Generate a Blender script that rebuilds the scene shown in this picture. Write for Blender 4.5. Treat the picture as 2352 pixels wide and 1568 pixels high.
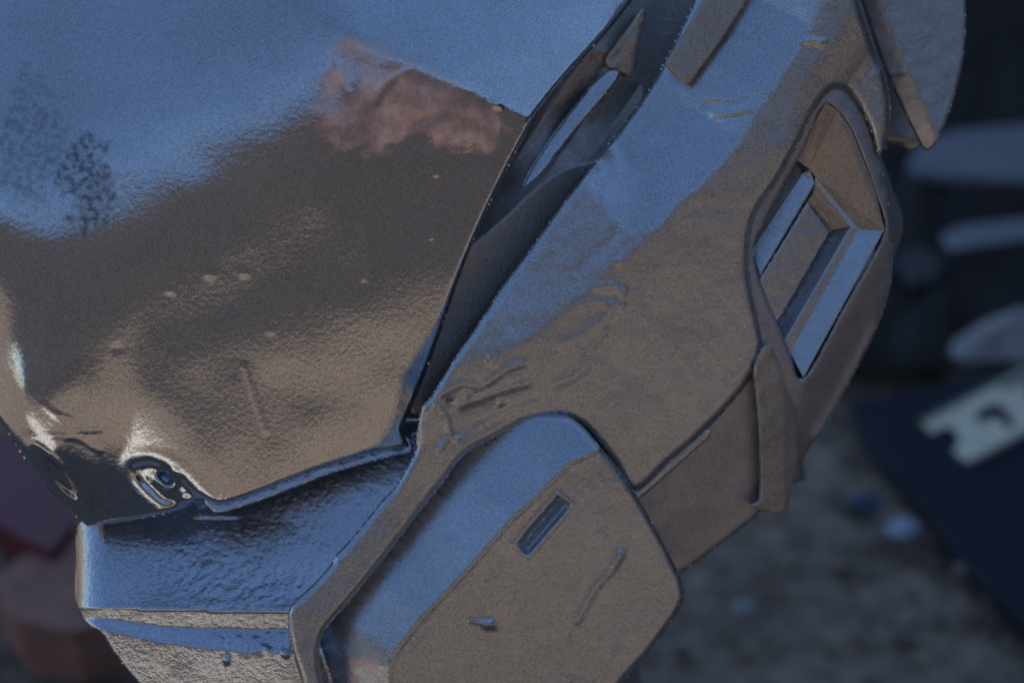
import bpy, math, random
import numpy as np
from mathutils import Vector, Matrix, Euler

for o in list(bpy.data.objects): bpy.data.objects.remove(o)
sc = bpy.context.scene
col = sc.collection
random.seed(4); rng = np.random.default_rng(4)

# ------------------------------------------------------------------ camera
PITCH = math.radians(30); DIST = 0.55; H0 = 0.45
cam_pos = Vector((0, -DIST*math.cos(PITCH), H0 + DIST*math.sin(PITCH)))
cd = bpy.data.cameras.new('camera'); cam = bpy.data.objects.new('camera', cd); col.objects.link(cam)
cam.location = cam_pos; cam.rotation_euler = (math.pi/2 - PITCH, 0, 0)
cd.lens = 50; cd.sensor_width = 36; cd.clip_start = 0.02; cd.clip_end = 400
cd.dof.use_dof = True; cd.dof.focus_distance = 0.552; cd.dof.aperture_fstop = 4.2
sc.camera = cam
# ------------------------------------------------------------------ sky, sun, exposure
SUN_EL = math.radians(60); SUN_AZ = math.radians(18)       # azimuth from +Y (behind the helmet) towards +X
w = bpy.data.worlds.new('World'); sc.world = w; w.use_nodes = True
nt = w.node_tree; nt.nodes.clear()
st = nt.nodes.new('ShaderNodeTexSky'); st.sky_type = 'NISHITA'; st.sun_disc = False
st.sun_elevation = SUN_EL; st.sun_rotation = SUN_AZ; st.air_density = 1.0; st.dust_density = 0.05; st.ozone_density = 3.2
bgn = nt.nodes.new('ShaderNodeBackground'); bgn.inputs[1].default_value = 0.10
wo = nt.nodes.new('ShaderNodeOutputWorld')
nt.links.new(st.outputs[0], bgn.inputs[0]); nt.links.new(bgn.outputs[0], wo.inputs[0])
sd = bpy.data.lights.new('sun', 'SUN'); sd.energy = 4.0; sd.angle = math.radians(0.5); sd.color = (1, .94, .85)
sun = bpy.data.objects.new('sun', sd); col.objects.link(sun)
sdir = Vector((math.sin(SUN_AZ)*math.cos(SUN_EL), math.cos(SUN_AZ)*math.cos(SUN_EL), math.sin(SUN_EL)))
sun.rotation_euler = sdir.to_track_quat('Z', 'Y').to_euler(); sun.location = (0, 0, 12)
sc.view_settings.view_transform = 'Standard'; sc.view_settings.look = 'None'
sc.view_settings.exposure = 0.85; sc.view_settings.gamma = 1

# ------------------------------------------------------------------ helpers
S = DIST*0.72/2352.0            # one traced unit in metres at the helmet
cp, sp = math.cos(PITCH), math.sin(PITCH)
CP = np.array(cam_pos)
def ray(x, y):
    a = (np.asarray(x, float)-1176)/2352*0.72; b = -(np.asarray(y, float)-784)/2352*0.72
    # camera axes in the world: right (1,0,0), up (0,sp,cp), forward (0,cp,-sp)
    return np.stack([a, cp + b*sp, -sp + b*cp], -1)
def P3(x, y, d):                # traced outline point -> place point, d = depth behind the helmet's middle
    return CP + ray(x, y)*(DIST + np.asarray(d, float)*S)[..., None]
def G(x, y, z=0.0):             # point of the ground plane
    r = ray(x, y); t = (z-CP[2])/r[..., 2]
    return CP + r*t[..., None]
def tag(o, label=None, cat=None, group=None, kind=None):
    if label: o['label'] = label
    if cat: o['category'] = cat
    if group: o['group'] = group
    if kind: o['kind'] = kind
    return o
def mesh_obj(name, V, F, mat, parent=None, smooth=True):
    me = bpy.data.meshes.new(name)
    me.from_pydata([tuple(v) for v in V], [], [tuple(f) for f in F])
    me.update()
    if smooth:
        me.polygons.foreach_set('use_smooth', [True]*len(me.polygons))
    me.materials.append(mat)
    o = bpy.data.objects.new(name, me); col.objects.link(o)
    if parent: o.parent = parent
    return o
def catmull(pts, n=8):
    P = np.array(pts, float); N = len(P); out = []
    for i in range(N):
        p0, p1, p2, p3 = P[i-1], P[i], P[(i+1) % N], P[(i+2) % N]
        m1 = (p2-p0)*.5; m2 = (p3-p1)*.5
        L = np.hypot(*(p2-p1))
        for m in (m1, m2):
            l = np.hypot(*m)
            if l > L: m *= L/l
        k = max(1, min(n, int(L/6)))
        for j in range(k):
            t = j/k
            out.append((2*t**3-3*t*t+1)*p1+(t**3-2*t*t+t)*m1+(-2*t**3+3*t*t)*p2+(t**3-t*t)*m2)
    return np.array(out)
def seg_near(X, Y, A, B):
    """distance to segments A->B; returns dist, nearest x, nearest y, side of the nearest segment"""
    bd = np.full(X.shape, 1e9); bx = np.zeros(X.shape); by = np.zeros(X.shape); bs = np.zeros(X.shape)
    for a, b in zip(A, B):
        d = b-a; L2 = d@d
        if L2 < 1e-9: continue
        t = np.clip(((X-a[0])*d[0]+(Y-a[1])*d[1])/L2, 0, 1)
        qx = a[0]+t*d[0]; qy = a[1]+t*d[1]
        dd = np.hypot(X-qx, Y-qy); m = dd < bd-1e-9
        bd[m] = dd[m]; bx[m] = qx[m]; by[m] = qy[m]
        cr = (d[0]*(Y-a[1])-d[1]*(X-a[0])); bs[m] = np.sign(cr)[m]
    return bd, bx, by, bs
def inside(X, Y, poly):
    c = np.zeros(X.shape, bool); n = len(poly); j = n-1
    for i in range(n):
        xi, yi = poly[i]; xj, yj = poly[j]
        if yi != yj:
            m = ((yi > Y) != (yj > Y)) & (X < (xj-xi)*(Y-yi)/(yj-yi)+xi)
            c ^= m
        j = i
    return c
def polyd(X, Y, pts):           # signed distance to an open polyline (+ = right-hand side walking down the list, y down)
    P = np.array(pts, float)
    d, _, _, s = seg_near(X, Y, P[:-1], P[1:])
    return d*np.where(s == 0, 1, s)
def smax(v, r):                 # rounded max(0, v)
    return .5*(v+np.sqrt(v*v+r*r))
def sstep(a, b, v):
    t = np.clip((v-a)/(b-a), 0, 1); return t*t*(3-2*t)
def ridge(X, Y, pts, wd, h):
    d = np.abs(polyd(X, Y, pts)); return -h*np.exp(-(d/wd)**2)
def blob(X, Y, cx, cy, rx, ry, ang, h, p=2):
    c, s = math.cos(ang), math.sin(ang)
    u = ((X-cx)*c+(Y-cy)*s)/rx; v = (-(X-cx)*s+(Y-cy)*c)/ry
    return -h*np.exp(-(u*u+v*v)**(p/2))
def vnoise(X, Y, sc_, seed=0):  # smooth value noise
    x = X/sc_; y = Y/sc_
    xi = np.floor(x).astype(int); yi = np.floor(y).astype(int); fx = x-xi; fy = y-yi
    fx = fx*fx*(3-2*fx); fy = fy*fy*(3-2*fy)
    def h(a, b):
        n = (a*374761393+b*668265263+seed*982451653) & 0x7fffffff
        n = ((n ^ (n >> 13))*1274126177) & 0x7fffffff
        return (n & 0xffff)/65535.0
    return (h(xi, yi)*(1-fx)+h(xi+1, yi)*fx)*(1-fy)+(h(xi, yi+1)*(1-fx)+h(xi+1, yi+1)*fx)*fy*1.0
def rnd(s, R):                  # quarter-round edge
    q = np.clip(R-s, 0, R); return R-np.sqrt(np.maximum(R*R-q*q, 0))

def plate(name, outline, fn, mat, parent, step=4, R=10, thick=60, holes=(), smooth_n=8, reflection_and_stain=None, undercut=.35, rim_glint=.32):
    """a shaped plate of real thickness: outline, front surface fn(x, y), rounded rim, side wall"""
    poly = catmull(outline, smooth_n) if smooth_n > 1 else np.array(outline, float)
    hp = [catmull(h, 6) for h in holes]
    x0, y0 = poly.min(0)-step; x1, y1 = poly.max(0)+step
    xs = np.arange(x0, x1+step, step); ys = np.arange(y0, y1+step, step)
    X, Y = np.meshgrid(xs, ys)
    ins = inside(X, Y, poly)
    A = [p for p in poly]; B = [poly[(i+1) % len(poly)] for i in range(len(poly))]
    for h in hp:
        ins &= ~inside(X, Y, h)
        A += [p for p in h]; B += [h[(i+1) % len(h)] for i in range(len(h))]
    bd, bx, by, _ = seg_near(X, Y, A, B)
    q = ins[:-1, :-1].astype(int)+ins[1:, :-1]+ins[:-1, 1:]+ins[1:, 1:]
    keep = q >= 1
    # snap outside (and very near) vertices onto the outline
    used = np.zeros(X.shape, bool)
    used[:-1, :-1] |= keep; used[1:, :-1] |= keep; used[:-1, 1:] |= keep; used[1:, 1:] |= keep
    snap = used & (~ins | (bd < step*.3))
    Xs = np.where(snap, bx, X); Ys = np.where(snap, by, Y)
    sdist = np.where(snap, 0.0, bd)
    idx = -np.ones(X.shape, int); idx[used] = np.arange(used.sum())
    xv = Xs[used]; yv = Ys[used]; sv = sdist[used]
    d = fn(xv, yv) + rnd(sv, R)
    V = P3(xv, yv, d)
    a = idx[:-1, :-1][keep]; b = idx[1:, :-1][keep]; c = idx[1:, 1:][keep]; e = idx[:-1, 1:][keep]
    F = np.stack([a, b, c, e], 1)
    # side wall: directed boundary edges
    E = np.concatenate([F[:, [0, 1]], F[:, [1, 2]], F[:, [2, 3]], F[:, [3, 0]]])
    key = set(map(tuple, E.tolist()))
    bnd = [e_ for e_ in key if (e_[1], e_[0]) not in key]
    bv = sorted({v for e_ in bnd for v in e_}); m = {v: i for i, v in enumerate(bv)}
    n0 = len(V); bvx = np.array(bv)
    ox = (X-bx)*np.where(ins, -1, 1); oy = (Y-by)*np.where(ins, -1, 1); ol = np.hypot(ox, oy)+1e-6
    ox = (ox/ol)[used][bvx]; oy = (oy/ol)[used][bvx]; cut = undercut*thick
    V2 = P3(xv[bvx]-ox*cut, yv[bvx]-oy*cut, d[bvx]+thick)
    V = np.concatenate([V, V2])
    F = F.tolist() + [[e_[1], e_[0], n0+m[e_[0]], n0+m[e_[1]]] for e_ in bnd]
    o = mesh_obj(name, V, F, mat, parent)
    at = o.data.attributes.new('reflection_and_stain', 'FLOAT', 'POINT')
    sv_ = np.zeros(len(V))
    if reflection_and_stain is not None:
        s_ = reflection_and_stain(xv, yv); sv_[:n0] = s_; sv_[n0:] = s_[bvx]
    at.data.foreach_set('value', sv_)
    wr = np.zeros(len(V)); wr[:n0] = rim_glint*sstep(min(R*.6, 8)+3, 1, sv)*sstep(.25, .9, vnoise(xv, yv, 34, 401)+.25*vnoise(xv, yv, 9, 402)); wr[n0:] = .3*wr[bvx]  # paints pale highlights along the rims, broken up by noise
    o.data.attributes.new('rim_glint', 'FLOAT', 'POINT').data.foreach_set('value', wr)
    return o

# ------------------------------------------------------------------ materials
def nodes(name):
    m = bpy.data.materials.new(name); m.use_nodes = True; t = m.node_tree; t.nodes.clear()
    out = t.nodes.new('ShaderNodeOutputMaterial'); b = t.nodes.new('ShaderNodeBsdfPrincipled')
    t.links.new(b.outputs[0], out.inputs[0]); return m, t, b
def N(t, kind, **kw):
    n = t.nodes.new(kind)
    for k, v in kw.items():
        if k.startswith('i_'):
            key = k[2:]; n.inputs[int(key) if key.isdigit() else key].default_value = v
        else: setattr(n, k, v)
    return n
def noise(t, vec, scale, detail=4, rough=.55):
    n = N(t, 'ShaderNodeTexNoise'); n.inputs['Scale'].default_value = scale
    n.inputs['Detail'].default_value = detail; n.inputs['Roughness'].default_value = rough
    t.links.new(vec, n.inputs['Vector']); return n.outputs['Fac']
def mr(t, v, a, b, c, d):
    n = N(t, 'ShaderNodeMapRange'); t.links.new(v, n.inputs['Value'])
    for i, x in zip(('From Min', 'From Max', 'To Min', 'To Max'), (a, b, c, d)): n.inputs[i].default_value = x
    return n.outputs[0]
def mixc(t, f, A, B):
    n = N(t, 'ShaderNodeMix', data_type='RGBA')
    if isinstance(f, float): n.inputs[0].default_value = f
    else: t.links.new(f, n.inputs[0])
    for i, x in ((6, A), (7, B)):
        if isinstance(x, tuple): n.inputs[i].default_value = (*x, 1)
        else: t.links.new(x, n.inputs[i])
    return n.outputs[2]
def math_(t, op, a, b):
    n = N(t, 'ShaderNodeMath', operation=op)
    for i, x in enumerate((a, b)):
        if isinstance(x, (int, float)): n.inputs[i].default_value = x
        else: t.links.new(x, n.inputs[i])
    return n.outputs[0]

def metal(name, base=(.43, .45, .49), r0=.2, r1=.34, grain=.25, peel=.25, dust=.25):
    m, t, b = nodes(name)
    tc = N(t, 'ShaderNodeNewGeometry').outputs['Position']
    big = noise(t, tc, 22, 5); mid = noise(t, tc, 130, 5, .6); fine = noise(t, tc, 2600, 2, .6); pl = noise(t, tc, 520, 3, .55)
    c = mixc(t, mr(t, big, .35, .65, 0, 1), base, tuple(x*.86 for x in base))
    c = mixc(t, mr(t, fine, .42, .7, 0, .9), c, tuple(min(1, x*1.6) for x in base))
    c = mixc(t, mr(t, noise(t, tc, 1700, 2), .54, .68, 0, .6), c, tuple(x*.4 for x in base))
    st_ = N(t, 'ShaderNodeAttribute', attribute_name='reflection_and_stain').outputs['Fac']
    dm = mr(t, math_(t, 'ADD', math_(t, 'MULTIPLY', noise(t, tc, 1100, 3, .7), .7), math_(t, 'MULTIPLY', big, .5)), .50, .80, dust*.25, dust)
    dustc = mixc(t, mr(t, fine, .35, .65, 0, 1), (.11, .09, .07), (.30, .25, .20))
    b.inputs['Metallic'].default_value = 1
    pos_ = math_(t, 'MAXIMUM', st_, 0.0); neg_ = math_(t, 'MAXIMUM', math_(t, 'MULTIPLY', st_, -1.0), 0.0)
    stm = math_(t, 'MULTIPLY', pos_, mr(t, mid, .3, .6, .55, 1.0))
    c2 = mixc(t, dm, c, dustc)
    c3 = mixc(t, stm, c2, mixc(t, mr(t, mid, .35, .65, 0, 1), (.60, .33, .24), (.92, .58, .46)))  # pinkish tone: painted reflection on the dome, stain on the jaw
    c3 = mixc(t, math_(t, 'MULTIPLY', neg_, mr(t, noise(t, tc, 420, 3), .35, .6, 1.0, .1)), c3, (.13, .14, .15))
    wrm = math_(t, 'MULTIPLY', N(t, 'ShaderNodeAttribute', attribute_name='rim_glint').outputs['Fac'], mr(t, noise(t, tc, 700, 3), .35, .6, .25, .85))
    c3 = mixc(t, wrm, c3, (.88, .78, .66))  # cream rim highlight put into the base colour
    t.links.new(c3, b.inputs['Base Color'])
    met = math_(t, 'SUBTRACT', 1.0, math_(t, 'MULTIPLY', math_(t, 'MAXIMUM', dm, math_(t, 'MULTIPLY', stm, .72)), .9))
    t.links.new(met, b.inputs['Metallic'])
    rg = mr(t, mid, .3, .7, r0, r1)
    t.links.new(math_(t, 'ADD', rg, math_(t, 'MULTIPLY', math_(t, 'ADD', stm, neg_), .22)), b.inputs['Roughness'])
    bp = N(t, 'ShaderNodeBump'); bp.inputs['Strength'].default_value = grain; bp.inputs['Distance'].default_value = .0002
    t.links.new(fine, bp.inputs['Height'])
    b2 = N(t, 'ShaderNodeBump'); b2.inputs['Strength'].default_value = peel; b2.inputs['Distance'].default_value = .0006
    t.links.new(pl, b2.inputs['Height']); t.links.new(bp.outputs[0], b2.inputs['Normal'])
    pit = noise(t, tc, 620, 1, .4)
    bpit = N(t, 'ShaderNodeBump'); bpit.inputs['Strength'].default_value = grain*.3; bpit.inputs['Distance'].default_value = .0008
    t.links.new(mr(t, pit, .27, .36, 0, 1), bpit.inputs['Height']); t.links.new(b2.outputs[0], bpit.inputs['Normal'])
    b2 = bpit
    b3 = N(t, 'ShaderNodeBump'); b3.inputs['Strength'].default_value = peel*.35; b3.inputs['Distance'].default_value = .0016
    t.links.new(mid, b3.inputs['Height']); t.links.new(b2.outputs[0], b3.inputs['Normal'])
    t.links.new(b3.outputs[0], b.inputs['Normal'])
    return m
M_dome = metal('glossy_steel_paint', base=(.44, .455, .485), r0=.035, r1=.085, grain=.10, peel=.11, dust=.16)
M_plate = metal('satin_steel_paint', base=(.42, .445, .48), r0=.20, r1=.30, grain=.40, peel=.16, dust=.2)
M_collar = metal('wet_steel_paint', r0=.12, r1=.22, grain=.25, peel=.45, dust=.12)
M_far = metal('dull_steel_paint', base=(.36, .35, .35), r0=.34, r1=.5, grain=.2, peel=.2, dust=.4)
M_clay = metal('dusty_steel_paint', base=(.42, .36, .30), r0=.4, r1=.55, grain=.4, peel=.5, dust=.75)
M_dark = metal('recess_shade_steel', base=(.27, .25, .23), r0=.28, r1=.5, grain=.3, peel=.3, dust=.4)  # for grooves and recesses, their shade put into the colour

def plain(name, a, b_, scale, rough=.85, bump=.3, dist=.01, spec=.3):
    m, t, b = nodes(name)
    tc = N(t, 'ShaderNodeNewGeometry').outputs['Position']
    n1 = noise(t, tc, scale, 6, .6)
    t.links.new(mixc(t, mr(t, n1, .3, .7, 0, 1), a, b_), b.inputs['Base Color'])
    b.inputs['Roughness'].default_value = rough; b.inputs['Specular IOR Level'].default_value = spec
    bp = N(t, 'ShaderNodeBump'); bp.inputs['Strength'].default_value = bump; bp.inputs['Distance'].default_value = dist
    t.links.new(n1, bp.inputs['Height']); t.links.new(bp.outputs[0], b.inputs['Normal'])
    return m

# ------------------------------------------------------------------ the helmet
helmet = bpy.data.objects.new('metal_helmet', None); col.objects.link(helmet)
helmet.location = (0.02, 0.10, 0)
bpy.context.view_layer.update()
INV = helmet.matrix_world.inverted()
_mo = mesh_obj
def mesh_obj(name, V, F, mat, parent=None, smooth=True):
    o = _mo(name, V, F, mat, parent, smooth)
    if parent is helmet: o.matrix_parent_inverse = INV
    return o
tag(helmet, 'dented grey metal helmet with a glossy dome, grooved cheek plates and a square side vent', 'helmet')

# -- dome
def prof(t):
    a = np.interp(T_, [-900, -600, -300, -120, 0, 250, 420, 650, 900, 1300], np.radians([-22, -17, -11, -3, 4.5, 16.5, 22, 25.5, 29, 32]))
    return np.interp(t, T_, np.cumsum(np.tan(a))*2)
T_ = np.arange(-1200, 1400, 2.0)
_p0 = float(prof(np.array([0.0]))[0])
SIL = [(-200, 700), (-90, 850), (0, 975), (70, 1075), (140, 1150), (190, 1203), (260, 1300)]
CREASE = [(640, 0), (790, 75), (1215, 270), (1400, 350)]
def dome_fn(x, y):
    wob = 22*(vnoise(x, y, 230, 3)-.5)
    t = (x*.50+(y-600)*.866)+50
    d = prof(t) - _p0 - 150
    d = d - .36*smax(t-250, 60)*sstep(330, 40, x) - .30*(smax(t-180, 50)-smax(t-380, 50))*sstep(210, 20, x)
    d = d + .00014*np.maximum(0, x-500)**2 - .15*smax(t-400, 50)
    s = -((x-790)*-.417+(y-75)*.908)
    d = d + .36*smax(s, 12)*sstep(640, 860, x+.3*y)
    sl = np.maximum(0, polyd(x, y, SIL)*-1)
    d = d + rnd(sl, 340)*.62
    # dents, drips and small blisters
    d = d + blob(x, y, 560, 760, 200, 90, -.3, 3)
    d = d + 2.2*(vnoise(x, y, 90, 5)-.5) + 7*(vnoise(x, y, 300, 6)-.5)
    d = d + sstep(700, 800, x)*sstep(1180, 1080, x)*sstep(60, 140, y)*sstep(400, 330, y)*(4*(vnoise(x*.8+y*.5, y-x*.3, 50, 9)-.5))
    for p in ([(560, 840), (590, 930), (610, 990)], [(120, 1000), (180, 1005), (230, 1035)], [(130, 950), (170, 965)], [(825, 480), (830, 560), (835, 640)],
              [(860, 215), (890, 185), (940, 160)], [(770, 130), (785, 190), (800, 215)], [(980, 350), (1000, 400)], [(100, 930), (170, 990), (230, 985)]):
        d = d + ridge(x, y, p, 6, 1.5)
    for cx, cy, r, h in ((480, 630, 12, 2.5), (560, 628, 10, 2.5), (390, 668, 9, 2), (990, 545, 6, 2), (270, 800, 10, -2), (1140, 240, 12, 4), (620, 760, 9, 1.5)):
        d = d + blob(x, y, cx, cy, r, r*.8, .4, h)
    # bolt hole
    e = HOLE
    q = np.where(inside(x, y, e), 1, -1)*np.abs(polyd(x, y, list(e)+[e[0]]))
    d = d + 12*sstep(-3, 16, q) - 1.5*np.exp(-((q+14)/13)**2)
    d = d - 9*np.exp(-(np.maximum(0, np.hypot((x-385)/28, (y-1100)/24)-.6)/.4)**2) + 70*sstep(1.0, .7, np.hypot(((x-380)*.8+(y-1098)*.6)/22, (-(x-380)*.6+(y-1098)*.8)/12))
    d = d + 2*(vnoise(x, y, 14, 12)-.5)*sstep(0, 10, q)
    q2 = np.hypot(((x-135)*.66+(y-1092)*.75)/70, (-(x-135)*.75+(y-1092)*.66)/16)
    d = d + 16*sstep(1.1, .6, q2) - 4*np.exp(-((q2-1.35)/.2)**2)
    # the deep crook where dome meets collar
    d = d + 26*np.exp(-(np.hypot((x-425)/38, (y-1165)/18))**2)
    return d
HOLE = catmull([(300, 1072), (318, 1058), (350, 1057), (388, 1070), (420, 1094), (452, 1128), (468, 1150), (425, 1150), (405, 1160), (372, 1158), (340, 1132), (312, 1100)], 4)
def dome_reflection_and_stain(x, y):  # pinkish patch paints a warm reflection; the dark spots are stain
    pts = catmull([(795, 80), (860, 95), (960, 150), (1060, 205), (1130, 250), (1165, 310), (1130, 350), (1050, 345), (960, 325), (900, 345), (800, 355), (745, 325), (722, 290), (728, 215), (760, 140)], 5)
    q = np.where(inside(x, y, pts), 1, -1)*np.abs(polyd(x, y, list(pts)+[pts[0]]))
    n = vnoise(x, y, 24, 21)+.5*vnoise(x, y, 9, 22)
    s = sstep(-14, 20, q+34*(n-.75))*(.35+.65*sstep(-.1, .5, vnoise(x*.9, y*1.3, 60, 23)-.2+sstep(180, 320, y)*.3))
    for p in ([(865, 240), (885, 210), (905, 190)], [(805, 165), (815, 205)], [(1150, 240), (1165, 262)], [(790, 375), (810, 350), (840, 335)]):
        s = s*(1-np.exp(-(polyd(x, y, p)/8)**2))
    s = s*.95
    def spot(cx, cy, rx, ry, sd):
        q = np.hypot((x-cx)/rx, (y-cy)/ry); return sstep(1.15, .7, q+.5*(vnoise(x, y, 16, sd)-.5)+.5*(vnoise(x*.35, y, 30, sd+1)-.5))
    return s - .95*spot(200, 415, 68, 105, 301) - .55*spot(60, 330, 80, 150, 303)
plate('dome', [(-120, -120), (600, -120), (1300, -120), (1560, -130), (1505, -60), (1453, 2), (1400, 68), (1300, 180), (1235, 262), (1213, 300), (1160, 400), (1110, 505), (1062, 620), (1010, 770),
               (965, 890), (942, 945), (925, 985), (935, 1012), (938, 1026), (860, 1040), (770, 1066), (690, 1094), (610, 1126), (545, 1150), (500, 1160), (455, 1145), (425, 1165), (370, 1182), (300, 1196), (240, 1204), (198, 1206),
               (130, 1140), (62, 1062), (0, 968), (-100, 830)], dome_fn, M_dome, helmet, step=5, R=13, thick=60, reflection_and_stain=dome_reflection_and_stain, rim_glint=.12, undercut=1.1)
# bright lip under the dome
def lip_fn(x, y):
    yl = 1160-.275*(x-485)
    return dome_fn(x, yl-25)+22 - .30*(y-yl) + 5*(vnoise(x, y, 16, 31)-.5)
plate('dome_lip', [(470, 1140), (640, 1080), (860, 1005), (935, 1000), (950, 1036), (905, 1047), (855, 1060), (770, 1084), (695, 1112), (615, 1143), (560, 1162), (520, 1174), (490, 1174)],
      lip_fn, M_collar, helmet, step=4, R=5, thick=40)

# -- cheek guard: upper band, lower face, saddle and chin strap in one casting
CR = [(1960, -130), (1890, -20), (1868, 60), (1800, 160), (1728, 262), (1700, 320), (1655, 375), (1612, 418), (1570, 450), (1480, 552), (1405, 618), (1290, 720), (1205, 788), (1110, 838), (1040, 872), (900, 960)]
def face(x, y): return .29*(x-1400)+.30*(y-600)
def cheek_fn(x, y):
    d = face(x, y) + .04*smax(330-y, 90)
    q = polyd(x, y, CR)                                  # + on the upper-left side
    q = q + 5*(vnoise(x, y, 38, 41)-.5)
    k = .74*sstep(960, 1250, x+.2*(900-y)) - .465*sstep(240, 400, .8*y-(x-1400)+14*(vnoise(x, y, 30, 47)-.5))*sstep(960, 1250, x+.2*(900-y))
    d = d + k*smax(q, 7)
    # hollow at the foot of the band and the saddle
    d = d + blob(x, y, 1130, 960, 120, 60, -.35, -14)
    # right-hand roll down to the vent
    s = polyd(x, y, [(1960, 0), (1850, 160), (1790, 320), (1700, 480), (1680, 600), (1700, 700), (1720, 800)])*-1
    d = d + .0016*np.clip(s, 0, 100)**2
    d = d + .0022*np.maximum(0, np.minimum(s, 120))**2*sstep(420, 300, y)*.5
    # casting blemishes
    for p, wd, h in (([(1430, 672), (1395, 722), (1350, 765), (1290, 790)], 9, 3.5), ([(1375, 660), (1410, 655), (1432, 668)], 9, 3.5), ([(1340, 700), (1370, 690), (1400, 700)], 9, 3), ([(1272, 885), (1310, 870), (1340, 850), (1355, 800), (1390, 760)], 9, 3),
                     ([(1010, 905), (1060, 880), (1100, 890)], 8, 4), ([(1120, 880), (1160, 850), (1200, 835)], 7, 4), ([(1060, 930), (1130, 905), (1210, 880)], 8, 4), ([(1090, 985), (1150, 950), (1230, 925)], 6, 2),
                     ([(1000, 925), (1025, 960), (1035, 1000), (1010, 1030)], 7, 6), ([(1640, 262), (1690, 258), (1725, 248)], 7, 6), ([(1620, 240), (1690, 238), (1755, 220)], 6, -5), ([(1850, 95), (1870, 90), (1885, 98)], 8, 6), ([(1845, 82), (1865, 80), (1880, 88)], 4, -4),
                     ([(1330, 620), (1400, 560), (1440, 500)], 12, -2), ([(1700, 860), (1735, 815)], 5, 1.8), ([(1620, 740), (1640, 790)], 4, 1)):
        d = d + ridge(x, y, p, wd*1.2, h*.7)
    for cx, cy, r, h in ((1075, 905, 9, 4), (1035, 925, 8, -5), (1150, 925, 8, 4), (1120, 825, 6, 3), (1050, 1010, 9, 5), (1420, 600, 9, 2), (1560, 640, 6, 1), (1430, 705, 10, 3)):
        d = d + blob(x, y, cx, cy, r, r, 0, h)
    d = d + 1.3*(vnoise(x, y, 30, 43)-.5)+.35*(vnoise(x, y, 12, 44)-.5)+5*(vnoise(x, y, 120, 45)-.5)
    # chin strap rolls over towards the collar
    d = d - .20*smax(y-1150, 60)*sstep(1150, 950, x)
    return d
def edgen(pts, amp, seed):      # slightly ragged traced edge
    out = []; r = random.Random(seed)
    for i, p in enumerate(pts):
        out.append((p[0]+r.uniform(-amp, amp), p[1]+r.uniform(-amp, amp)))
    return out
plate('cheek_guard', [(1640, -120), (1590, 10), (1535, 120), (1503, 182), (1470, 232), (1432, 284), (1395, 332), (1362, 378), (1325, 425), (1290, 470), (1255, 518), (1220, 567), (1186, 612), (1150, 662), (1118, 712), (1082, 766), (1050, 812), (1020, 860), (990, 908), (968, 935),
      (958, 985), (955, 1030), (935, 1070), (905, 1120), (880, 1145), (868, 1160), (805, 1238), (770, 1275), (762, 1292), (725, 1335), (668, 1392), (662, 1440), (672, 1500), (690, 1560), (710, 1640), (765, 1640), (742, 1560), (733, 1505), (745, 1452),
      (800, 1385), (860, 1312), (905, 1255), (960, 1182), (1020, 1108), (1068, 1045), (1130, 1008), (1200, 972), (1245, 960), (1290, 958), (1340, 980), (1400, 1050), (1457, 1128), (1540, 1060), (1620, 990), (1690, 915), (1752, 828), (1756, 800),
      (1750, 765), (1738, 710), (1724, 640), (1722, 560), (1738, 490), (1785, 420), (1832, 335), (1868, 262), (1900, 215), (1925, 205), (1950, 216), (1975, 248), (2000, 300), (2019, 357), (2040, 315), (2046, 250), (2036, 180), (2005, 95), (1968, -20), (1950, -120)],
      cheek_fn, M_plate, helmet, step=4, R=20, thick=75)
# raised block on the band
def block_fn(x, y):
    return cheek_fn(x, y) - 26 + .55*np.maximum(0, -(polyd(x, y, [(1725, -10), (1580, 192)])))*0 - .34*np.abs(polyd(x, y, [(1760, -60), (1580, 192)])) + 2*(vnoise(x, y, 18, 51)-.5)
plate('band_block', [(1680, -120), (1612, 0), (1580, 60), (1532, 138), (1528, 150), (1550, 172), (1580, 192), (1620, 142), (1665, 80), (1716, 0), (1790, -120)], block_fn, M_clay, helmet, step=4, R=7, thick=60)

# -- channel between dome and band
ST = [(1500, 30), (1400, 165), (1330, 270), (1255, 375), (1212, 430), (1176, 492), (1120, 620)]
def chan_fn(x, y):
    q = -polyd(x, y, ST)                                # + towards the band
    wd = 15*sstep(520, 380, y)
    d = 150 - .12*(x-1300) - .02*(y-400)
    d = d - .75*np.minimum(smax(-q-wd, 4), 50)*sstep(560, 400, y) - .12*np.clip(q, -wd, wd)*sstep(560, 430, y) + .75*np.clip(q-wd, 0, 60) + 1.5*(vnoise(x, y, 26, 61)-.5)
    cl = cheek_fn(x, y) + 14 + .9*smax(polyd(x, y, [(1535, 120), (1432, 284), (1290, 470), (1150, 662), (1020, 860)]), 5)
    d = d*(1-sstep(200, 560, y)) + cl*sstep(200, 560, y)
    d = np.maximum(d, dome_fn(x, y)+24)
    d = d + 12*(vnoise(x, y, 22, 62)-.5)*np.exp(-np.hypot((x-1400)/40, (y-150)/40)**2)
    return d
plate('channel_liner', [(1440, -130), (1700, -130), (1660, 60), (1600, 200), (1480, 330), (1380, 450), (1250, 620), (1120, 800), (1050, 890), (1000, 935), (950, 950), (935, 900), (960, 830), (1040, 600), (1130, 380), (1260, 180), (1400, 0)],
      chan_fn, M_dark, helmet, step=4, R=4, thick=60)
def ledge_fn(x, y): return 104 - .03*(x-1300) - .10*(y-320) + 2.5*(vnoise(x, y, 18, 66)-.5) + 6*(vnoise(x, y, 12, 67)-.5)*sstep(240, 170, y)
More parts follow.
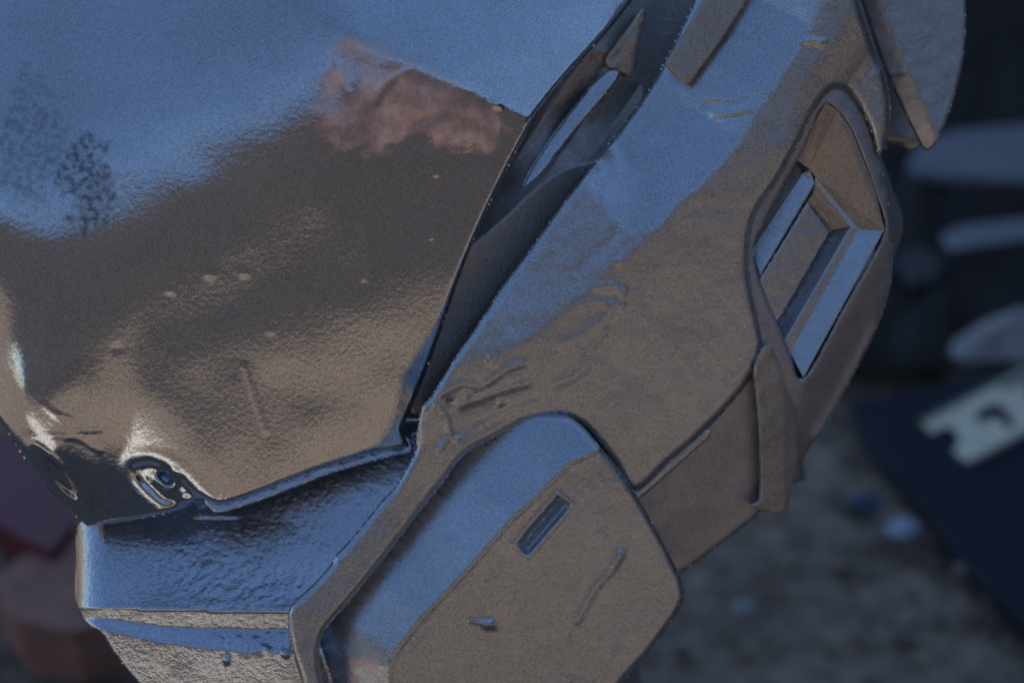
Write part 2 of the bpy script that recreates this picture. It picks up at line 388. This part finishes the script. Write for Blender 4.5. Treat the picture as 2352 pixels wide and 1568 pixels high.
plate('channel_ledge', [(1174, 496), (1184, 462), (1204, 412), (1246, 340), (1306, 258), (1368, 184), (1402, 160), (1424, 166), (1410, 196), (1364, 250), (1308, 318), (1252, 392), (1204, 458)], ledge_fn, M_plate, helmet, step=3, R=9, thick=40, rim_glint=.5)
def chunk_fn(x, y): return 118 + .2*(x-1430) + .25*(y-90) + 10*(vnoise(x, y, 17, 64)-.5)
plate('filler_lump', [(1475, 20), (1482, 45), (1468, 90), (1462, 140), (1450, 172), (1425, 168), (1395, 158), (1388, 138), (1410, 105), (1445, 60)], chunk_fn, M_clay, helmet, step=3, R=10, thick=50)

# -- jaw plate: flat face plus the hollow slope beside the strap
JE = [(1400, 1000), (1370, 1028), (1300, 1060), (1232, 1130), (1170, 1188), (1100, 1268), (1030, 1345), (960, 1418), (905, 1490), (888, 1530), (885, 1700)]
def jaw_fn(x, y):
    q = polyd(x, y, JE)                                 # + on the left
    d = .25*(x-1100)+.255*(y-1270) + 22
    prof_ = .64*q + .0024*np.clip(q-70, 0, 110)**2
    d = d + np.where(q > 0, prof_, 0) - 2.5*np.exp(-((q+7)/6)**2)
    d = d - .12*np.maximum(0, 1100-x)*sstep(0, 60, q)*0
    # slot
    sx, sy = x-1247, y-1205
    c, s_ = math.cos(-.86), math.sin(-.86)
    u = sx*c+sy*s_; v = -sx*s_+sy*c
    box = np.maximum(np.abs(u)-74, np.abs(v)-18)
    d = d + 26*sstep(4, -8, box) - 18*sstep(12, -2, v+4)*sstep(4, -6, box) - 2.5*np.exp(-((box-5)/5)**2)
    d = d + 6*(vnoise(x, y, 12, 71)-.5)*sstep(4, -6, box)*sstep(10, -10, v)
    for p, wd, h in (([(1428, 1272), (1405, 1310), (1370, 1345), (1345, 1390), (1325, 1425)], 8, 4.5), ([(1425, 1270), (1410, 1295)], 9, 3), ([(1080, 1425), (1105, 1428)], 5, 4), ([(1195, 1455), (1190, 1540)], 4, 1.5), ([(1208, 1455), (1200, 1568)], 4, 1.2),
                     ([(1390, 1108), (1450, 1108)], 4, 1.2), ([(1380, 1095), (1388, 1120)], 8, 2.5), ([(1150, 1300), (1120, 1340)], 5, 2), ([(940, 1490), (985, 1445)], 5, 1.8), ([(960, 1500), (990, 1460)], 4, 1.2)):
        d = d + ridge(x, y, p, wd*1.1, h*.7)
    for cx, cy, rx, ry, a, h in ((1122, 1433, 16, 10, .2, 8), (1525, 1310, 16, 20, 0, 2.5), (1382, 1228, 12, 10, 0, 2), (1500, 1420, 14, 22, .5, 1.5), (1410, 1480, 20, 14, 0, 1.5), (1310, 1560, 16, 10, 0, 2)):
        d = d + blob(x, y, cx, cy, rx, ry, a, h)
    d = d + (1.1*(vnoise(x, y, 34, 73)-.5)+.3*(vnoise(x, y, 11, 74)-.5)+4*(vnoise(x, y, 150, 75)-.5))
    return d
def jaw_stain(x, y):
    return .8*sstep(1470, 1560, y)*sstep(900, 860, x)*sstep(.35, .7, vnoise(x, y, 22, 77))
plate('jaw_plate', [(1292, 950), (1335, 975), (1372, 1018), (1412, 1065), (1458, 1130), (1500, 1202), (1536, 1268), (1562, 1325), (1570, 1362), (1566, 1390), (1540, 1432), (1490, 1500), (1425, 1575), (1380, 1650),
      (1000, 1650), (720, 1650), (700, 1500), (705, 1430), (820, 1270), (940, 1130), (1060, 1010), (1180, 950)], jaw_fn, M_plate, helmet, step=4, R=17, thick=90, reflection_and_stain=jaw_stain)

# -- collar
def collar_fn(x, y):
    yb = 1396 + 10*np.clip((x-200)/400, 0, 1)
    y2 = 1440 - .00009*np.maximum(0, 560-x)**2*0 + 6*np.clip((x-300)/300, -1, 1) - 30*sstep(420, 180, x)*.7
    y3 = 1498 - 62*np.clip((640-x)/440, 0, 1)**1.8
    d = 72 + .57*np.maximum(0, yb-y)
    d = d - .0011*np.maximum(0, 150-(yb-y))**2*(y < yb)*sstep(230, 420, x) - .0034*np.maximum(0, 40-(yb-y))**2*(y < yb)*sstep(420, 230, x)
    d = d + .26*smax(np.minimum(y, y2)-yb, 3) - .55*smax(np.minimum(y, y3)-y2, 3) + .21*smax(y-y3, 3)
    d = d + rnd(np.maximum(0, x-176), 75)*1.0
    # shallow valley below the dome, break line across the ledge
    d = d - .30*smax(polyd(x, y, [(560, 1190), (640, 1192), (720, 1230), (800, 1262), (900, 1290)])*-1, 8)*sstep(420, 560, x)*.6
    rip = sstep(340, 470, x)*sstep(1210, 1330, y)*(y < yb)
    d = d + rip*2.8*(vnoise(x*.75+y*.66, (y*.75-x*.66)*.42, 8, 81)-.5)
    d = d + 1.4*(vnoise(x, y, 9, 82)-.5)*sstep(260, 420, x)*(y < yb) + 3*(vnoise(x, y, 60, 83)-.5)
    d = d + 6*(vnoise(x, y, 15, 84)-.5)*sstep(440, 560, x)*sstep(1440, 1460, y)*sstep(1520, 1490, y)
    d = d + blob(x, y, 520, 1515, 7, 9, 0, 8) + blob(x, y, 655, 1500, 10, 10, 0, 9) + blob(x, y, 612, 1490, 8, 7, 0, 6) + blob(x, y, 700, 1210, 5, 4, 0, 3)
    return d
plate('collar', [(180, 1205), (240, 1180), (420, 1100), (700, 1000), (960, 960), (1000, 1040), (900, 1200), (780, 1350), (730, 1440), (760, 1660), (420, 1660), (352, 1600), (300, 1548), (255, 1490), (232, 1455), (195, 1428), (180, 1400), (172, 1370), (174, 1290)],
      collar_fn, M_collar, helmet, step=4, R=6, thick=80)

# -- side shell with the vent
def shell_fn(x, y):
    d = .31*(x-1400)+.25*(y-600)+16
    s = np.maximum(0, -polyd(x, y, [(1900, 150), (1985, 330), (2025, 560), (1990, 720), (1900, 850), (1810, 960)])*-1)
    d = d + .010*s*s*0 + .6*smax(-polyd(x, y, [(1880, 100), (1960, 260), (2012, 400), (2034, 540), (1960, 690), (1848, 872), (1820, 960)]), 10)
    d = d - 8*np.exp(-(polyd(x, y, [(2010, 760), (1940, 900), (1880, 1000)])/14)**2)
    return d + 2*(vnoise(x, y, 30, 91)-.5)
VH = [(1897, 240), (1925, 258), (1955, 300), (1984, 370), (2008, 440), (2031, 530), (1940, 700), (1845, 868), (1812, 802), (1772, 712), (1742, 635), (1731, 566), (1760, 500), (1810, 405), (1850, 335), (1872, 280)]
plate('side_shell', [(1860, 180), (1905, 190), (1955, 212), (1995, 280), (2022, 365), (2040, 450), (2050, 560), (2046, 655), (2012, 760), (1960, 862), (1902, 970), (1850, 1045), (1828, 1110), (1810, 1110), (1790, 960), (1760, 830), (1690, 760), (1670, 600), (1700, 430), (1800, 260)],
      shell_fn, M_far, helmet, step=4, R=7, thick=120, holes=[VH])
def facets(name, quads, mat, bevel=0):
    V = []; F = []
    for q in quads:
        i = len(V); V += [P3(*p) for p in q]; F.append(list(range(i, i+len(q))))
    o = mesh_obj(name, V, F, mat, helmet, smooth=False)
    import bmesh
    bm = bmesh.new(); bm.from_mesh(o.data); bmesh.ops.remove_doubles(bm, verts=bm.verts, dist=1e-5)
    bm.to_mesh(o.data); bm.free()
    so = o.modifiers.new('s', 'SOLIDIFY'); so.thickness = .0012; so.offset = -1
    if bevel:
        b = o.modifiers.new('b', 'BEVEL'); b.width = bevel*S; b.segments = 3; b.limit_method = 'ANGLE'; b.angle_limit = .3
    return o
b0 = 180                        # depth of the surrounding shell near the vent
def D(x, y, k): return (x, y, .31*(x-1400)+.25*(y-600)+16+k)
# vent tray: outer slope, ledge, inner slope, along the right and along the top
A1, A2, A3 = (2031, 528), (1845, 868), (1859, 388)
B1, B2, B3 = (1976, 526), (1814, 812), (1872, 404)
C1, C2, C3 = (1954, 522), (1802, 784), (1872, 424)
E1, E2, E3 = (1918, 528), (1792, 762), (1866, 446)
p1, p2, p3, p4 = (1905, 534), (1784, 742), (1854, 462), (1746, 638)
facets('vent_frame', [
    [D(*A1, -2), D(*B1, 34), D(*B2, 34), D(*A2, -2)],            # blue right slope
    [D(*B1, 34), D(*C1, 36), D(*C2, 36), D(*B2, 34)],            # ledge
    [D(*C1, 36), D(*p1, 84), D(*p2, 80), D(*C2, 36)],            # inner slope, deep
    [D(*B1, 34), D(*B3, 52), D(*C3, 54), D(*C1, 36)],
], M_plate, 2.5)
facets('vent_step', [[D(*C1, 36), D(*C3, 54), D(*E3, 60), D(*E1, 62)], [D(*E1, 58), D(*E3, 58), D(*p3, 72), D(*p1, 74)]], M_clay, 2)
facets('vent_back', [[D(1897, 236, -2), D(1859, 388, 58), D(1872, 404, 52), D(1976, 526, 34), D(2033, 532, -3), D(2010, 440, -2), D(1984, 370, -2), D(1955, 298, -2), D(1925, 256, -2)],
                     [D(1897, 236, -2), D(1870, 275, 0), D(1828, 366, 74), D(1859, 388, 58)]], M_clay, 0)
facets('vent_side', [[D(1859, 388, 58), D(1841, 398, 74), D(1726, 572, 86), D(1744, 636, 58), D(1872, 422, 50)]], M_plate, 3)
facets('vent_groove', [[D(1841, 398, 76), D(1824, 358, 100), D(1690, 540, 120), D(1726, 574, 88)]], M_dark, 0)
def panel_fn(x, y): return .31*(x-1400)+.25*(y-600)+16+64 + 1.5*(vnoise(x, y, 20, 95)-.5)
plate('vent_panel', [(1853, 462), (1905, 533), (1850, 630), (1784, 744), (1760, 690), (1742, 642), (1800, 550)], panel_fn, M_plate, helmet, step=4, R=4, thick=40, smooth_n=1)
# -- fin beside the horn
def fin_fn(x, y):
    s = polyd(x, y, [(2000, -60), (2014, -20), (2062, 110), (2104, 205), (2152, 312), (2170, 360)])
    d = 190 + .35*(x-2080) + .12*(y-100)
    return d + .8*smax(s, 5) + 2*(vnoise(x, y, 26, 97)-.5) + ridge(x, y, [(2045, 170), (2075, 165)], 8, 4)
plate('side_fin', [(1945, -80), (1972, -10), (2008, 90), (2045, 190), (2085, 275), (2112, 330), (2130, 347), (2150, 328), (2184, 250), (2210, 150), (2219, 60), (2216, -20), (2210, -80)], fin_fn, M_far, helmet, step=4, R=6, thick=90)

# -- lower plate, strut and bar
def low_fn(x, y): return .26*(x-1400)+.34*(y-600)+26 + 3*(vnoise(x, y, 40, 101)-.5)
plate('lower_plate', [(1400, 1040), (1600, 900), (1740, 780), (1790, 850), (1782, 1020), (1748, 1170), (1700, 1215), (1640, 1262), (1560, 1318), (1480, 1350)], low_fn, M_far, helmet, step=5, R=10, thick=80)
def bar_fn(x, y): return 212 + .06*(x-1540) + .05*(y-1060) + 14*np.abs(polyd(x, y, [(1450, 1138), (1620, 992)]))**.5*0 - 5*np.cos(np.clip(polyd(x, y, [(1440, 1146), (1640, 974)])/12, -3, 3))
plate('slot_bar', [(1440, 1118), (1458, 1112), (1530, 1052), (1600, 993), (1622, 985), (1632, 1000), (1600, 1030), (1540, 1084), (1472, 1143), (1450, 1150)], bar_fn, M_plate, helmet, step=3, R=5, thick=45, rim_glint=1.5)  # strong cream rim paints the bar's pale reflection
def strut_fn(x, y): return low_fn(x, y)-40 + .5*np.maximum(0, x-1800) + 5*(vnoise(x, y, 22, 103)-.5)
plate('strut', [(1748, 800), (1768, 790), (1788, 830), (1806, 890), (1830, 950), (1834, 1050), (1822, 1110), (1806, 1172), (1785, 1180), (1752, 1174), (1724, 1160), (1742, 1146), (1744, 1050), (1738, 930), (1730, 850)], strut_fn, M_clay, helmet, step=4, R=9, thick=60)
# -- inner body that carries everything, down to the ground
def body_fn(x, y): return 410 + .05*(x-1100) + 0*y
body = [(-100, -100), (1900, -100), (2120, 60), (2110, 330), (2010, 340), (2020, 560), (1960, 800), (1800, 1040), (1740, 1150), (1540, 1310), (1480, 1400), (1380, 1640), (420, 1640), (330, 1500), (250, 1300), (250, 1120), (90, 960), (-100, 700)]
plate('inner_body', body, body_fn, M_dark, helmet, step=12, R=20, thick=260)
# neck down to the ground, below the frame
nV = []; nF = []
for k, (zz, rr) in enumerate(((.30, .075), (.18, .09), (.04, .12), (0, .125))):
    for j in range(40):
        a = j*math.tau/40; nV.append((-.02+rr*math.cos(a), .06+.8*rr*math.sin(a), zz))
for k in range(3):
    for j in range(40):
        nF.append((k*40+j, (k+1)*40+j, (k+1)*40+(j+1) % 40, k*40+(j+1) % 40))
mesh_obj('neck', nV, nF, M_far, helmet)

# ------------------------------------------------------------------ ground and the things on it
def ground_mat():
    m, t, b = nodes('trodden_earth')
    tc = N(t, 'ShaderNodeNewGeometry').outputs['Position']
    n1 = noise(t, tc, 3, 6); n2 = noise(t, tc, 40, 6, .65); n3 = noise(t, tc, 220, 3)
    c = mixc(t, mr(t, n2, .35, .65, 0, 1), (.075, .046, .028), (.32, .25, .185))
    c = mixc(t, mr(t, n1, .35, .65, 0, .5), c, (.13, .09, .06))
    c = mixc(t, mr(t, n3, .62, .75, 0, .6), c, (.35, .33, .31))
    t.links.new(c, b.inputs['Base Color']); b.inputs['Roughness'].default_value = .9
    bp = N(t, 'ShaderNodeBump'); bp.inputs['Strength'].default_value = .6; bp.inputs['Distance'].default_value = .01
    t.links.new(n2, bp.inputs['Height']); t.links.new(bp.outputs[0], b.inputs['Normal'])
    return m
gx = np.concatenate([[-200, -60, -20, -8], np.arange(-4, 4.01, .05), [8, 20, 60, 200]])
XX, YY = np.meshgrid(gx, gx)
fade = np.clip(1-np.hypot(XX, YY)/5, 0, 1)
ZZ = (-.02*(1-vnoise(XX, YY, .35, 5)) - .008*vnoise(XX, YY, .11, 6))*fade - .002
n = len(gx); V = np.stack([XX.ravel(), YY.ravel(), ZZ.ravel()], 1)
F = [(j*n+i, j*n+i+1, (j+1)*n+i+1, (j+1)*n+i) for j in range(n-1) for i in range(n-1)]
gobj = _mo('ground', V, F, ground_mat()); tag(gobj, 'dark trodden earth strewn with grit', None, kind='structure')

def rock_mesh(seed, sx, sy, sz, sub=2):
    import bmesh
    bm = bmesh.new(); bmesh.ops.create_icosphere(bm, subdivisions=sub, radius=1)
    r = random.Random(seed); off = [Vector((r.uniform(-1, 1), r.uniform(-1, 1), r.uniform(-1, 1))).normalized() for _ in range(9)]
    for v in bm.verts:
        k = 1.0
        for i, o_ in enumerate(off):
            dd = v.co.normalized().dot(o_)
            if dd > .55: k = min(k, .55/dd+.12)
        v.co *= k*(1+r.uniform(-.04, .04)); v.co.x *= sx; v.co.y *= sy; v.co.z *= sz
    me = bpy.data.meshes.new('stone'); bm.to_mesh(me); bm.free(); return me
stone_m = plain('grey_stone', (.07, .055, .042), (.24, .19, .15), 60)
pale_m = plain('pale_stone', (.16, .155, .16), (.30, .29, .29), 30)
white_m = plain('pale_chip_paint', (.2, .23, .3), (.34, .38, .46), 80, rough=.4)
red_m = plain('brick_red', (.22, .11, .085), (.34, .17, .13), 60)
maroon_m = plain('maroon_plastic', (.10, .022, .03), (.14, .03, .04), 10, rough=.5)
# grit: one mass of small stones
gv = []; gf = []
base = [rock_mesh(s, 1, .85, .6, 1) for s in range(4)]
bvs = [np.array([v.co[:] for v in m.vertices]) for m in base]; bfs = [[tuple(p.vertices) for p in m.polygons] for m in base]
cnt = 0
for _ in range(3400):
    x = rng.uniform(-1.2, 1.5); y = rng.uniform(.3, 2.9); s_ = .003+.02*rng.random()**5
    k = rng.integers(4); a = rng.uniform(0, 6.28); c, s2 = math.cos(a), math.sin(a)
    v = bvs[k]*s_; v = np.stack([v[:, 0]*c-v[:, 1]*s2+x, v[:, 0]*s2+v[:, 1]*c+y, v[:, 2]-.004], 1)
    gv.append(v); gf += [tuple(i+cnt for i in f) for f in bfs[k]]; cnt += len(v)
gr = _mo('gravel', np.concatenate(gv), gf, stone_m, smooth=False); tag(gr, 'loose grit and pebbles scattered over the dark earth', kind='stuff')
def lone(name, px, py, sx, sy, sz, mat, label, cat, seed, rz=0, group=None):
    me = rock_mesh(seed, sx, sy, sz); me.materials.append(mat)
    o = bpy.data.objects.new(name, me); col.objects.link(o)
    p = G(px, py, sz*.4); o.location = p; o.rotation_euler = (0, 0, rz)
    for q in me.polygons: q.use_smooth = False
    return tag(o, label, cat, group)
lone('pebble', 1703, 1398, .012, .010, .008, pale_m, 'small pale pebble alone on the earth below the board corner', 'pebble', 1)
lone('pebble', 2070, 1212, .020, .013, .009, white_m, 'bright bluish-white chip beside the lower edge of the dark board', 'chip', 2, .2)
lone('pebble', 1985, 1150, .020, .012, .008, plain('blue_chip', (.04, .055, .10), (.07, .09, .15), 60), 'dull blue chip just above the bright bluish-white one', 'chip', 3)
lone('pebble', 2215, 1310, .010, .010, .008, stone_m, 'grey pebble under the lower edge of the dark board', 'pebble', 4)
lone('stone', 2330, 800, .085, .05, .04, pale_m, 'large pale rounded stone above the cream lettering', 'stone', 6, .1)

# dark board with cream lettering
board = bpy.data.objects.new('lettered_board', None); col.objects.link(board)
board.location = tuple(G(2250, 1050)); tag(board, 'dark navy board with large cream block letters lying on the earth', 'board')
bpy.context.view_layer.update(); BI = board.matrix_world.inverted()
def slab(name, pts, z0, z1, mat, parent=None, inv=None, label=None):
    """flat slab with the traced outline at height z0..z1 above the ground"""
    top = [G(x, y, z1) for x, y in pts]; bot = [np.array([p[0], p[1], z0]) for p in top]; k = len(pts)
    F = [list(range(k)), list(range(2*k-1, k-1, -1))] + [[i, i+k, (i+1) % k+k, (i+1) % k] for i in range(k)]
    o = _mo(name, top+bot, F, mat, parent, smooth=False)
    if inv is not None: o.matrix_parent_inverse = inv
    bv = o.modifiers.new('b', 'BEVEL'); bv.width = .0015; bv.segments = 2
    if label: o['label'] = label
    return o
navy = plain('navy_board_paint', (.006, .009, .018), (.012, .017, .03), 14, rough=.45, bump=.1)
cream = plain('cream_print', (.60, .54, .38), (.70, .63, .46), 30, rough=.6, bump=.05)
olive = plain('olive_print_edge', (.10, .11, .09), (.15, .155, .12), 30, rough=.6, bump=.05)
slab('board_panel', [(1948, 925), (1990, 1010), (2110, 1150), (2230, 1300), (2352, 1425), (2700, 1800), (3000, 1300), (2800, 800), (2380, 822), (2200, 868), (2080, 893)], .004, .016, navy, board, BI)
def LT(cx, cy): return (1895+.3295*cx, 689+.3295*cy)
def uv(u, v): return LT(645+.885*u+.465*v, 830-.465*u+.885*v)
def lp(pts): return [uv(*p) for p in pts]
z = .016
letter = slab('letter', lp([(10, 12), (1500, 12), (1500, 110), (860, 112), (760, 180), (760, 300), (1500, 300), (1500, 440), (180, 440), (118, 300), (190, 285), (205, 190), (160, 130), (50, 130)]), z, z+.0015, cream, board, BI)
slab('letter_counter', lp([(370, 165), (420, 140), (520, 145), (575, 200), (590, 345), (535, 350), (510, 250), (470, 222), (380, 225)]), z+.002, z+.003, navy, board, BI)
slab('letter_counter', lp([(600, 60), (900, 60), (900, 130), (650, 100)]), z+.002, z+.003, olive, board, BI)
slab('letter_outline', lp([(150, 418), (1500, 418), (1500, 452), (160, 452)]), z+.002, z+.003, olive, board, BI)
slab('letter_outline', lp([(0, 0), (1500, 0), (1500, 34), (0, 34)]), z+.002, z+.003, olive, board, BI)

# pale metal sheet and bar at the back
def pile(name, pts, z0, z1, mat, label, cat):
    o = slab(name, pts, z0, z1, mat); return tag(o, label, cat)
steel = metal('weathered_sheet', base=(.34, .38, .45), r0=.4, r1=.6, dust=.2)
dsteel = metal('dark_sheet', base=(.08, .09, .11), r0=.45, r1=.6, dust=.2)
pile('metal_sheet', [(2085, 385), (2110, 330), (2190, 300), (2352, 285), (2600, 275), (2600, 420), (2352, 408), (2200, 400)], .02, .035, steel, 'pale blue-grey metal sheet lying behind the helmet, upper right', 'metal sheet')
pile('metal_bar', [(2165, 540), (2200, 518), (2352, 500), (2600, 480), (2600, 525), (2352, 545), (2190, 568)], .02, .03, steel, 'long pale metal bar between the sheet and the stone', 'metal bar')
pile('metal_offcut', [(2060, 590), (2110, 560), (2170, 590), (2150, 640), (2090, 650)], .005, .03, dsteel, 'small dark metal offcut in front of the pale bar', 'metal offcut')
soot = plain('black_tarp', (.007, .006, .005), (.017, .013, .011), 9, rough=.8, bump=.4)
def tarp():
    gx = np.linspace(1780, 2700, 60); gy = np.linspace(-200, 880, 60); X, Y = np.meshgrid(gx, gy)
    X = X + np.where(X < 1900, 40*(vnoise(X, Y, 60, 3)-.5), 0)
    zz = .010+.018*vnoise(X, Y, 60, 4)
    P = G(X, Y); P[..., 2] = zz
    k = 60; F = [(j*k+i, (j+1)*k+i, (j+1)*k+i+1, j*k+i+1) for j in range(k-1) for i in range(k-1)]
    o = _mo('tarpaulin', P.reshape(-1, 3), F, soot); s_ = o.modifiers.new('s', 'SOLIDIFY'); s_.thickness = .002
    return tag(o, 'crumpled near-black tarpaulin spread under the metal sheet and bar', 'tarpaulin')
tarp()

# left-hand clutter
pile('plastic_tub', [(-150, 940), (60, 1010), (150, 1130), (170, 1200), (120, 1265), (60, 1240), (-150, 1110)], .0, .06, maroon_m, 'dark maroon plastic tub beside the dome at the left edge', 'tub')
pile('brick', [(-30, 1330), (60, 1265), (185, 1195), (300, 1240), (300, 1410), (170, 1448), (40, 1425)], .0, .05, red_m, 'reddish-brown brick left of the collar', 'brick')
pile('concrete_lump', [(-150, 1180), (20, 1200), (60, 1240), (30, 1268), (-150, 1262)], .0, .03, pale_m, 'pale concrete lump between the tub and the brick', 'concrete lump')

# ------------------------------------------------------------------ added walls and sheet (out of frame, for shade and reflections)
def boxm(name, c, s, mat, label, cat, kind=None):
    V = [(c[0]+sx*s[0]/2, c[1]+sy*s[1]/2, c[2]+sz*s[2]/2) for sx in (-1, 1) for sy in (-1, 1) for sz in (-1, 1)]
    F = [(0, 1, 3, 2), (4, 6, 7, 5), (0, 4, 5, 1), (2, 3, 7, 6), (0, 2, 6, 4), (1, 5, 7, 3)]
    o = _mo(name, V, F, mat, smooth=False); return tag(o, label, cat, kind=kind)
brown_w = plain('added_wall_dark_brown', (.06, .055, .055), (.095, .085, .082), 1.5)
grey_w = plain('added_wall_grey', (.20, .19, .18), (.28, .26, .24), 2)
cream_w = plain('cream_highlight_sheet', (.62, .57, .48), (.72, .67, .56), 2)
boxm('added_shade_wall', (8.35, 3.6, 3.9), (16, .4, 7.8), grey_w, 'tall grey wall added out of view behind the helmet to shade it', 'wall')  # unseen wall, added to keep the sun off the helmet
boxm('added_reflection_wall', (1, -6.2, 1.5), (22, .3, 3.0), brown_w, 'dark brown wall added out of view behind the camera for its reflection', 'wall')  # unseen wall, added for the dark band mirrored in the dome
boxm('added_side_wall', (7.2, -1.4, 1.5), (.3, 9.3, 3.0), brown_w, 'dark brown wall added out of view on the right to darken reflections', 'wall')  # unseen wall, added to darken what the right side mirrors
boxm('highlight_sheet', (-.78, -1.12, .012), (1.3, .68, .02), cream_w, 'cream sheet added out of view in the sun to put a highlight in the dome', 'highlight_sheet')  # added sheet, mirrored as the cream highlight low on the dome
